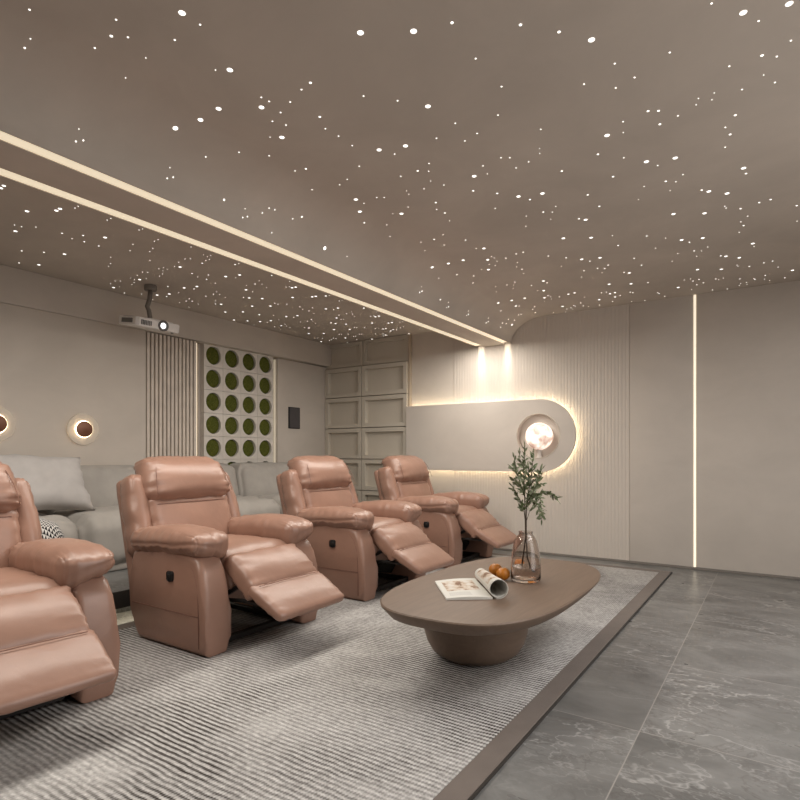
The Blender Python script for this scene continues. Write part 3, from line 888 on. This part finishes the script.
for j in range(N2):
    bm.faces.new((top[0][j], bot[0][j], bot[0][j+1], top[0][j+1])); bm.faces.new((top[N1][j], top[N1][j+1], bot[N1][j+1], bot[N1][j]))
obj('flat_pages', bm, M['page'], root, True, 30)
bm = bmesh.new(); uv = bm.loops.layers.uv.new('UVMap')
f0, f1 = D + (Cc-D)*.03 + Vector((.022, .017, 0)), Cc + Vector((.022, .017, 0)); axd = (f1-f0).normalized(); sd = Vector((-axd.y, axd.x, 0)); sd = -sd if sd.x < 0 else sd
NA, NL = 44, 12; G = []
for sh in (0, 1):
    rows_ = []
    for l in range(NL+1):
        q = l/NL; r0_ = .033+.014*q; row = []
        for a in range(NA+1):
            th = -PI*.5 - .25 + (2*PI*1.18)*a/NA
            r = r0_*(1-.16*a/NA) - .0028*sh
            c = f0.lerp(f1, q) + Vector((0, 0, r0_+.001))
            row.append(bm.verts.new(c + sd*(r*math.cos(th)) + Vector((0, 0, r*math.sin(th)))))
        rows_.append(row)
    G.append(rows_)
for sh in (0, 1):
    for l in range(NL):
        for a in range(NA):
            f = bm.faces.new((G[sh][l][a], G[sh][l][a+1], G[sh][l+1][a+1], G[sh][l+1][a])); f.material_index = sh
            for lp, (p, q) in zip(f.loops, ((l, a), (l, a+1), (l+1, a+1), (l+1, a))): lp[uv].uv = (p/NL, q/NA*1.4)
for l in (0, NL):
    for a in range(NA): bm.faces.new((G[0][l][a], G[0][l][a+1], G[1][l][a+1], G[1][l][a]))
for a in (0, NA):
    for l in range(NL): bm.faces.new((G[0][l][a], G[0][l+1][a], G[1][l+1][a], G[1][l][a]))
obj('rolled_pages', bm, [M['page'], M['paper']], root, True, 40)

# ------------------------------------------------------------------ projector
root = thing('projector', 'white projector with lit lens hanging from the ceiling on a grey bracket', 'projector', (-4.48, 2.868, H))
lathe('ceiling_plate', [(0, -.001), (.05, -.001), (.052, -.008), (.052, -.038), (.048, -.045), (0, -.045)], M['mount'], root, 28)
tube('bracket_arm', [(0, 0, -.04), (-.004, -.006, -.12), (-.014, -.022, -.185), (-.008, -.010, -.215), (0, 0, -.30)], .019, M['mount'], root, 14)
bd = prism('body', [(-.145, -.195), (.10, -.195), (.125, -.175), (.13, -.05), (.13, .14), (.10, .185), (.10, .215), (-.145, .215)], 'z', -.372, -.298, M['projwhite'], root, .010, 3, 35)
box('top_cover', (-.13, .075, -.06, .17, -.299, -.287), M['projwhite'], bd, .005)
box('connector_plate', (-.11, .03, -.18, -.07, -.299, -.2945), M['projgrey'], bd, .002)
bm = bmesh.new()
for i in range(7): add_box(bm, .1285, .1325, -.160+i*.014, -.152+i*.014, -.358, -.318)
obj('vent_grille', bm, M['projgrey'], bd, False)
bm = bmesh.new(); add_box(bm, -.10, .06, -.1975, -.194, -.352, -.316); obj('side_vent', bm, M['projgrey'], bd, False)
RM = Matrix.Translation((.128, .038, -.336)) @ Matrix.Rotation(PI/2, 4, 'Y')
lb = lathe('lens_barrel', [(.036, -.01), (.046, 0), (.046, .014), (.040, .018), (.034, .016), (.024, .006), (.024, -.01), (.036, -.01)], M['projgrey'], root, 36, RM, False)
lathe('lens', [(0, .012), (.013, .011), (.0235, .006), (.0235, .001), (0, .001)], M['lens'], lb, 32, RM)
tube('foot', [(.07, .17, -.374), (.07, .17, -.382)], .012, M['projgrey'], bd, 12)

tilt = Matrix.Translation((0, 0, -.30)) @ Matrix.Rotation(math.radians(9), 4, 'Y') @ Matrix.Translation((0, 0, .30))
for o in [bd] + list(root.children_recursive):
    if o.name.split('.')[0] in ('body', 'top_cover', 'connector_plate', 'vent_grille', 'side_vent', 'lens_barrel', 'lens', 'foot') and not o.get('tilted'):
        o.data.transform(tilt); o['tilted'] = 1
for o in root.children_recursive:
    if 'tilted' in o: del o['tilted']
# ------------------------------------------------------------------ star lights in the ceiling
STARS = '-1036,1643,2500,112 -1192,1548,2500,112 -1627,1154,2500,112 -539,2022,2500,112 -91,2173,2500,112 34,2212,2500,112 -1718,1425,2500,112 -1210,2031,2500,112 -1793,1652,2500,112 -1950,1559,2500,112 -2077,1565,2498,112 -1885,1860,2500,112 -2188,1519,2475,112 -1453,2233,2500,112 -1577,2193,2500,112 -642,2667,2500,112 -1313,2675,2500,112 -537,3015,2500,112 -413,3055,2500,112 -1994,2547,2500,112 -1084,3062,2500,112 -1209,3023,2500,112 -139,3355,2500,112 -2072,2684,2498,112 -1883,2849,2500,112 -311,3546,2500,112 -2365,2704,2342,112 -229,3630,2500,112 -983,3553,2500,112 -518,3762,2500,112 -361,3854,2500,112 -3525,1676,2500,112 -3569,1676,2500,112 -1192,3776,2500,112 -1034,3867,2500,112 -1717,3651,2500,112 -3725,1584,2500,112 -908,1682,2500,52 -720,1818,2500,52 -1950,3787,2500,112 -3741,2065,2500,112 -1794,3881,2500,112 -535,4248,2500,112 -412,4287,2500,112 -2075,3785,2498,112 -2187,3734,2475,112 -622,1922,2500,52 -3475,1364,2500,95 -1207,4258,2500,112 -1085,4299,2500,112 -4121,1684,2500,112 -3520,1368,2500,95 -1885,4090,2500,112 -136,4591,2500,112 -3846,2711,2500,112 -1921,1082,2500,52 -3617,3099,2500,112 -4297,2074,2500,112 -309,4778,2500,112 -1515,1648,2500,52 -3743,3062,2500,112 -229,4867,2500,112 -981,4789,2500,112 -1625,4614,2500,112 -3475,3593,2500,112 -3514,3589,2500,112 -517,4999,2500,112 -360,5093,2500,112 -4703,2082,2500,112 -1189,5010,2500,112 -4404,2721,2500,112 -3896,3410,2500,112 -1719,4887,2500,112 -4172,3107,2500,112 -1031,5102,2500,112 -3523,3904,2500,112 -44,2444,2500,52 -3562,3899,2500,112 -4299,3071,2500,112 -1635,1837,2500,52 -3728,3815,2500,112 -1949,5024,2500,112 -1792,5115,2500,112 -2185,4961,2476,112 -3989,3684,2500,112 105,5432,2500,112 -2076,5023,2498,112 -4074,3603,2500,112 -712,5441,2500,112 -4803,2725,2500,112 -4576,3114,2500,112 -4698,3073,2500,112 -452,2574,2500,52 -2114,5219,2493,112 -1386,5463,2500,112 -3622,4339,2500,112 -415,2596,2500,52 -4124,3915,2500,112 -3744,4298,2500,112 -4277,3820,2500,112 -4472,3604,2500,112 -1748,5510,2500,112 -427,2705,2500,52 -3475,4829,2500,112 -3523,4833,2500,112 -4526,3921,2500,112 -4174,4342,2500,112 -4681,3825,2500,112 -2311,5600,2407,112 -147,2811,2500,52 -3899,4648,2500,112 -4299,4306,2500,112 -3438,3946,2500,95 -3527,5145,2500,112 -1529,2464,2500,52 -719,2810,2500,52 -3573,5145,2500,112 -3723,5045,2500,112 -1512,5109,2500,95 -1991,2132,2500,52 -4574,4348,2500,112 -1569,5118,2500,95 -4076,4841,2500,112 -3995,4925,2500,112 -4880,4104,2500,112 -4703,4313,2500,112 -175,2967,2500,52 -1207,5299,2500,95 -1253,5314,2500,95 -916,2875,2500,52 -2359,1920,2351,52 -1239,5447,2500,95 -4472,4839,2500,112 -4128,5156,2500,112 -4286,5062,2500,112 -3408,4481,2500,95 -1390,2819,2500,52 -711,3080,2500,52 -4524,5155,2500,112 -1293,2922,2500,52 -4681,5063,2500,112 -1635,2832,2500,52 -4477,5506,2500,112 -1620,1219,2500,32 -1169,3095,2500,52 -4244,5751,2500,112 -4477,4095,2500,95 -490,3288,2500,52 -2289,2417,2423,52 -879,3218,2500,52 -174,2072,2500,32 -918,1882,2500,32 -1660,2985,2500,52 -4883,5513,2500,112 -131,3426,2500,52 -1835,1050,2500,32 -4096,4787,2500,95 -1754,1215,2500,32 -4790,4213,2500,95 -1163,3299,2500,52 -863,3404,2500,52 -342,3507,2500,52 -2135,2811,2489,52 -1878,1117,2500,32 -4653,4580,2500,95 -3753,5350,2500,95 -2029,870,2500,32 -3794,5355,2500,95 -3718,5450,2500,95 -50,2243,2500,32 -3779,5488,2500,95 -500,2192,2500,32 -1013,3515,2500,52 -321,2241,2500,32 -903,2082,2500,32 -1573,1659,2500,32 -3685,5737,2500,95 -2026,1081,2500,32 -1392,1828,2500,32 -3960,5638,2500,95 -1294,1929,2500,32 -628,2247,2500,32 -1924,3311,2500,52 -455,2315,2500,32 -1743,1605,2500,32 -28,3853,2500,52 -1667,1692,2500,32 -1753,3439,2500,52 -83,3863,2500,52 -2193,925,2473,32 -1736,1641,2500,32 -530,2340,2500,32 -177,3898,2500,52 42,2412,2500,32 -147,2444,2500,32 -1752,1721,2500,32 -992,2249,2500,32 1,2480,2500,32 98,4032,2500,52 -1172,2201,2500,32 -718,4042,2500,52 -1828,1747,2500,32 -1799,1800,2500,32 -1673,1917,2500,32 -1514,3874,2500,52 -1569,3880,2500,52 -1127,2325,2500,32 -174,4197,2500,52 -916,4114,2500,52 -1662,1995,2500,32 -1299,2257,2500,32 -876,2453,2500,32 -1666,3921,2500,52 -114,2628,2500,32 -1390,4052,2500,52 -1201,2349,2500,32 -3827,1965,2500,52 -5,2649,2500,32 -557,2595,2500,32 -2376,1191,2320,32 -3903,1868,2500,52 -2369,1217,2335,32 -1660,2092,2500,32 -496,4321,2500,52 -1293,4160,2500,52 -352,2680,2500,32 -3933,2027,2500,52 -1536,2264,2500,32 -3929,2124,2500,52 -1167,4331,2500,52 -3446,2908,2500,52 -2368,3846,2336,52 -2360,3868,2349,52 -877,4450,2500,52 -1660,4224,2500,52 -489,4525,2500,52 -3630,2751,2500,52 -2134,1824,2489,32 -2134,4035,2489,52 -1122,2580,2500,32 -1086,2604,2500,32 -2052,1939,2500,32 -2242,1718,2452,32 -1443,2432,2500,32 -1075,4500,2500,52 -2050,4167,2500,52 -1749,2261,2500,32 -2369,1601,2334,32 -2361,1627,2348,32 -1229,2603,2500,32 -1162,4531,2500,52 -1023,2692,2500,32 -1117,4565,2500,52 -1267,4532,2500,52 -189,2891,2500,32 -3409,3251,2500,52 -862,4642,2500,52 -1484,2498,2500,32 -339,4745,2500,52 -1098,2714,2500,32 -2360,4164,2351,52 -2051,2116,2500,32 -1632,2463,2500,32 -4379,1972,2500,52 -2126,4308,2491,52 -3826,2958,2500,52 -622,2913,2500,32 -3904,2861,2500,52 -1011,4748,2500,52 -4481,1871,2500,52 -1835,4508,2500,52 -1885,2334,2500,32 -1922,4546,2500,52 -2373,4331,2327,52 -1616,4678,2500,52 -3934,3023,2500,52 -1492,2672,2500,32 -1957,2358,2500,32 -3699,3335,2500,52 -1753,4677,2500,52 -202,3078,2500,32 -1603,2649,2500,32 -497,3085,2500,32 -2111,2309,2494,32 -24,5090,2500,52 -80,5099,2500,52 -2379,2059,2312,32 -2373,2086,2327,32 -175,5132,2500,52 -4780,1978,2500,52 -2319,2191,2399,32 -2346,2167,2370,32 -1845,2615,2500,32 -1880,2592,2500,32 -2315,2230,2403,32 -904,5145,2500,52 -2368,4702,2335,52 -4254,3138,2500,52 -4378,2965,2500,52 -535,5286,2500,52 -1763,1395,2500,22 -1985,2610,2500,32 -404,3258,2500,32 -582,5307,2500,52 -2383,2272,2299,32 -1741,5065,2500,52 -418,5347,2500,52 -1921,1211,2500,22 -2316,2371,2402,32 -1266,5240,2500,52 -1799,2793,2500,32 -1309,5237,2500,52 -4247,3338,2500,52 -1665,5157,2500,52 -597,3285,2500,32 -4102,3560,2500,52 -516,5408,2500,52 -446,3322,2500,32 -1676,2913,2500,32 -252,5458,2500,52 -76,5464,2500,52 -1089,5358,2500,52 -568,5439,2500,52 -4357,3341,2500,52 -1073,5388,2500,52 -1381,3092,2500,32 -2148,924,2486,22 -149,5537,2500,52 -1190,5424,2500,52 -4011,3864,2500,52 -3938,3952,2500,52 -1075,3263,2500,32 -888,5517,2500,52 -4010,3904,2500,52 -2369,5089,2334,52 -882,5554,2500,52 -2244,5160,2451,52 -4666,3148,2500,52 57,5629,2500,52 -2360,5117,2350,52 -4562,3313,2500,52 -2092,5247,2496,52 -3904,4095,2500,52 -4882,2871,2500,52 -3827,4194,2500,52 -1562,5479,2500,52 -1118,3329,2500,32 -472,5689,2500,52 -4610,3381,2500,52 -2084,1230,2497,22 -1980,5372,2500,52 -3702,4367,2500,52 -4653,3346,2500,52 -359,5726,2500,52 -1294,5590,2500,52 -854,5674,2500,52 -1691,3101,2500,32 -1269,3298,2500,32 -4507,3567,2500,52 -1644,5531,2500,52 -3937,4261,2500,52 -1641,5565,2500,52 -1145,5696,2500,52 -2030,5451,2500,52 -2050,2935,2500,32 -1573,5602,2500,52 -1033,5727,2500,52 -1432,5657,2500,52 -1695,5609,2500,52 -3696,4567,2500,52 -3650,4606,2500,52 -2330,5398,2388,52 -2282,5434,2429,52 -1744,5633,2500,52 -2359,5417,2351,52 -2194,5488,2472,52 -2173,5501,2479,52 -3800,4568,2500,52 -3515,4794,2500,52 -2323,5473,2395,52 -2053,5592,2499,52 -3551,4787,2500,52 -2264,5548,2440,52 -1327,3443,2500,32 -1903,5704,2500,52 -1791,5744,2500,52 -41,2573,2500,22 -2128,3082,2491,32 -1833,3273,2500,32 -2359,2918,2352,32 -4256,4373,2500,52 -3894,4717,2500,52 -208,2591,2500,22 -265,2595,2500,22 -4171,4552,2500,52 -3400,1717,2500,32 -252,3810,2500,32 -3409,5184,2500,52 -3440,5174,2500,52 -2351,1190,2363,22 -3440,1719,2500,32 -220,2635,2500,22 -247,3840,2500,32 -4257,4582,2500,52 -278,2637,2500,22 -1928,1828,2500,22 -2024,3305,2500,32 -3407,1916,2500,32 -1918,3438,2500,32 -3451,1918,2500,32 -3532,5389,2500,52 -575,2682,2500,22 -3592,5414,2500,52 -3397,2119,2500,32 -4026,5114,2500,52 -3934,5186,2500,52 -4009,5136,2500,52 -907,3909,2500,32 -3854,5283,2500,52 -936,2604,2500,22 -1763,3621,2500,32 -2081,3451,2497,32 -3432,2117,2500,32 -146,4044,2500,32 -4501,4798,2500,52 -4754,4577,2500,52 -3688,5481,2500,52 -950,2646,2500,22 -2341,1596,2376,22 -185,4120,2500,32 -3481,2284,2500,32 -619,4150,2500,32 -3526,2286,2500,32 -3950,5572,2500,52 -4024,5523,2500,52 -1741,3831,2500,32 -4167,5440,2500,52 -4190,5425,2500,52 -3410,2491,2500,32 -4304,5349,2500,52 -4377,5312,2500,52 -4402,5296,2500,52 -1737,3869,2500,32 -3956,5665,2500,52 -4011,5665,2500,52 -4305,5494,2500,52 -3936,1725,2500,32 106,4301,2500,32 -4338,5497,2500,52 -1245,2690,2500,22 -203,4308,2500,32 -1749,3948,2500,32 -3700,2237,2500,32 -4013,1635,2500,32 -4005,1672,2500,32 -3656,2358,2500,32 -709,4314,2500,32 -1826,3976,2500,32 -1633,4062,2500,32 -1528,2594,2500,22 -4608,5432,2500,52 -4595,5466,2500,52 -4730,5364,2500,52 -3945,1952,2500,32 -1801,4032,2500,32 -4417,5662,2500,52 -3734,2385,2500,32 -4693,5492,2500,52 -3514,2725,2500,32 -3832,2295,2500,32 -4741,5513,2500,52 -1674,4150,2500,32 -3555,2726,2500,32 -3406,2910,2500,32 -3620,2639,2500,32 -3657,2619,2500,32 -401,4490,2500,32 -2241,3929,2452,32 -1695,2617,2500,22 -4630,5736,2500,52 -1381,4326,2500,32 -2357,2056,2354,22 -594,4519,2500,32 -445,4555,2500,32 -3759,2638,2500,32 -1707,2657,2500,22 -3903,2494,2500,32 -1689,4334,2500,32 -130,4658,2500,32 -4078,2293,2500,32 -487,4655,2500,32 -3874,2681,2500,32 -653,4676,2500,32 -1160,4660,2500,32 -4021,2646,2500,32 -4214,2368,2500,32 -3400,3444,2500,32 -3702,3131,2500,32 -1327,4683,2500,32 -3603,3294,2500,32 -2355,4296,2357,32 -4288,2393,2500,32 -3941,2942,2500,32 -2378,4307,2313,32 -4111,2737,2500,32 -4172,2647,2500,32 -1878,4581,2500,32 -4204,2621,2500,32 -1926,2820,2500,22 -3653,3371,2500,32 -2025,4544,2500,32 -3508,3550,2500,32 -4183,2758,2500,32 -3545,3547,2500,32 -487,3415,2500,22 -3794,3324,2500,32 -1914,4667,2500,32 -3963,3133,2500,32 -252,5046,2500,32 -4313,2644,2500,32 -247,5079,2500,32 -655,3437,2500,22 -2080,4681,2498,32 -1760,4853,2500,32 -4443,2700,2500,32 -3401,3950,2500,32 -3891,3480,2500,32 -2353,4671,2360,32 -2375,4679,2322,32 -1160,3423,2500,22 -593,5231,2500,32 -639,5235,2500,32 10,5275,2500,32 -4519,2743,2500,32 -4573,2653,2500,32 -4608,2629,2500,32 -4164,3308,2500,32 -4583,2762,2500,32 -364,5355,2500,32 -3412,4148,2500,32 -4205,3374,2500,32 -3448,4146,2500,32 -400,5382,2500,32 -1733,5112,2500,32 -4717,2652,2500,32 -4472,3137,2500,32 -1752,5191,2500,32 -1478,5296,2500,32 -156,5505,2500,32 -1830,5227,2500,32 -83,5576,2500,32 -2341,5077,2376,32 -211,5599,2500,32 -622,5576,2500,32 -253,5607,2500,32 -4414,3495,2500,32 -4785,2975,2500,32 -48,5644,2500,32 -208,5660,2500,32 -266,5664,2500,32 -3945,4178,2500,32 -3399,4678,2500,32 -4869,3140,2500,32 -3610,4537,2500,32 -4649,3477,2500,32 -4752,3344,2500,32 -1536,5651,2500,32 -3966,4370,2500,32 -1697,5673,2500,32 -4819,3498,2500,32 -3694,4693,2500,32 -4377,4200,2500,32 -3872,4732,2500,32 -4202,4608,2500,32 -4475,4373,2500,32 -4347,4566,2500,32 -3468,2638,2500,22 -4251,4704,2500,32 -3440,2679,2500,22 -4652,4372,2500,32 -3479,2680,2500,22 -4563,4552,2500,32 -3618,5396,2500,32 -3815,5298,2500,32 -2342,3832,2375,22 -1927,4057,2500,22 -4621,4629,2500,32 -3413,5598,2500,32 -4879,4385,2500,32 -3441,5590,2500,32 -4648,4711,2500,32 -3820,5529,2500,32 -4816,4731,2500,32 -3967,2648,2500,22 -3974,2686,2500,22 -4035,2689,2500,22 -4768,5312,2500,32 -4801,5291,2500,32 -3691,3460,2500,22 -4332,2735,2500,22 -4425,2654,2500,22 -4737,2742,2500,22 -4247,3470,2500,22'
data = [tuple(int(v) for v in q.split(',')) for q in STARS.split()]
protos = {}
def star_mesh(r, name):
    bm = bmesh.new(); add_lathe(bm, [(0, -.0022), (r*.6, -.0018), (r*.92, -.0010), (r, 0), (0, 0)], 14)
    bmesh.ops.recalc_face_normals(bm, faces=bm.faces)
    me = bpy.data.meshes.new(name); bm.to_mesh(me); bm.free(); me.materials.append(M['star'])
    for p in me.polygons: p.use_smooth = True
    return me
SZ = {112: 'large', 95: 'medium-large', 52: 'medium-sized', 32: 'small', 22: 'tiny'}
rest = bmesh.new()
for i, (x, y, z, r) in enumerate(data):
    x, y, z, r = x/1000, y/1000, z/1000, r/1e4
    nrm = Vector((0, 0, -1))
    cov = XC0 < x < XC1
    if cov:
        zz = ceil_z(x); a_, b_ = XC1-XC0, H-ZB
        nrm = Vector((-(x-XC1)/a_**2, 0, -(zz-ZB)/b_**2)).normalized(); z = zz
    elif -2.79 < x <= XC0: continue
    elif x < -2.79: x = min(x, -2.79-.014)
    q = Vector((0, 0, -1)).rotation_difference(nrm)
    loc = Vector((x, y, z)) + nrm*.0004
    if i < 300:
        key = int(round(r*1e4))
        if key not in protos: protos[key] = star_mesh(r, 'star_light')
        o = bpy.data.objects.new('star_light', protos[key]); C.objects.link(o); o.location = loc; o.rotation_euler = q.to_euler()
        side = 'left of the ceiling beam, on the projector side' if x < -2.7 else ('on the curved cove beside the ceiling beam' if cov else ('in the ceiling right of the beam, nearer half' if y < 3.6 else 'in the ceiling right of the beam, towards the far wall'))
        tag(o, f'{SZ.get(key, "small")} round white star light {side}', 'ceiling light', f'{SZ.get(key, "small")} star lights {side}')
    else:
        b2_ = bmesh.new(); add_lathe(b2_, [(0, -.0022), (r*.7, -.0016), (r, 0), (0, 0)], 10)
        bmesh.ops.transform(b2_, matrix=Matrix.Translation(loc) @ q.to_matrix().to_4x4(), verts=b2_.verts)
        tmp = bpy.data.meshes.new('tmp'); b2_.to_mesh(tmp); b2_.free(); rest.from_mesh(tmp); bpy.data.meshes.remove(tmp)
rng2 = random.Random(11); cs, sn = math.cos(.5865277), math.sin(.5865277)
for i in range(170):                                                  # the sky goes on over the rest of the room
    x, y = rng2.uniform(-4.8, 1.6), rng2.uniform(-1.4, 5.6)
    d, s_ = -sn*x+cs*y, cs*x+sn*y
    if -2.83 < x < XC1 or (d > .05 and abs(s_/d) < .74 and 1.45/d < .84): continue
    r = rng2.choice((.0032, .0032, .0052, .0105))
    b2_ = bmesh.new(); add_lathe(b2_, [(0, -.0022), (r*.7, -.0016), (r, 0), (0, 0)], 10)
    bmesh.ops.translate(b2_, verts=b2_.verts, vec=(x, y, H-.0004))
    tmp = bpy.data.meshes.new('tmp'); b2_.to_mesh(tmp); b2_.free(); rest.from_mesh(tmp); bpy.data.meshes.remove(tmp)
o = obj('star_light_field', rest, M['star'])
tag(o, 'scattering of faint tiny star lights across the far ceiling', 'ceiling light', None, 'stuff')

# ------------------------------------------------------------------ light
def area(name, loc, size, power, col, rot=(0, 0, 0), spread=180):
    l = bpy.data.lights.new(name, 'AREA'); l.shape = 'RECTANGLE'; l.size, l.size_y = size; l.energy = power; l.color = col
    l.spread = math.radians(spread)
    o = bpy.data.objects.new(name, l); C.objects.link(o); o.location = loc; o.rotation_euler = rot
    return o
W1 = (1, .98, .955)
area('fill_light_near', (.75, 1.0, 2.47), (1.0, 1.8), 7, W1)  # added fill from above, out of frame, no real fitting
area('fill_light_far', (.75, 2.7, 2.47), (1.0, 2.2), 42, W1)  # stronger added fill further down the room, also out of frame
area('slot_lamp_left', (-2.748, 2.2, 2.245), (.06, 6.8), 54, (1, .94, .85))
area('slot_lamp_right', (-2.434, 2.2, 2.245), (.06, 6.8), 30, (1, .94, .85))
area('fill_light_right', (1.62, 2.4, 1.35), (3.4, 1.6), 28, (1, .98, .96), (0, math.radians(90), 0))  # broad fill added at the unseen right wall, lights the chair fronts
for x in (-2.748, -2.434):
    area('scallop_lamp', (x, 5.745, 2.296), (.064, .05), .17, (1, .90, .74), (math.radians(4), 0, 0), 28)
w = bpy.data.worlds.new('world'); sc.world = w; w.use_nodes = True
w.node_tree.nodes['Background'].inputs[0].default_value = (.5, .46, .42, 1)
w.node_tree.nodes['Background'].inputs[1].default_value = .2

# ------------------------------------------------------------------ camera
cd = bpy.data.cameras.new('camera'); cam = bpy.data.objects.new('camera', cd); C.objects.link(cam)
cam.location = (0, 0, 1.05)
cam.rotation_euler = (PI/2, 0, .5865277)
cd.sensor_width = 36; cd.lens = 36*566.566/800; cd.shift_y = (454.2-400)/800
cd.clip_start = .02
sc.camera = cam
sc.view_settings.view_transform = 'Standard'; sc.view_settings.look = 'None'
sc.view_settings.exposure = 0.30; sc.view_settings.gamma = 1.0; sc.view_settings.use_curve_mapping = False
try: sc.cycles.use_denoising = True
except Exception: pass
sc.cycles.max_bounces = 10; sc.cycles.diffuse_bounces = 5; sc.cycles.transmission_bounces = 10
sc.cycles.sample_clamp_indirect = 4.0
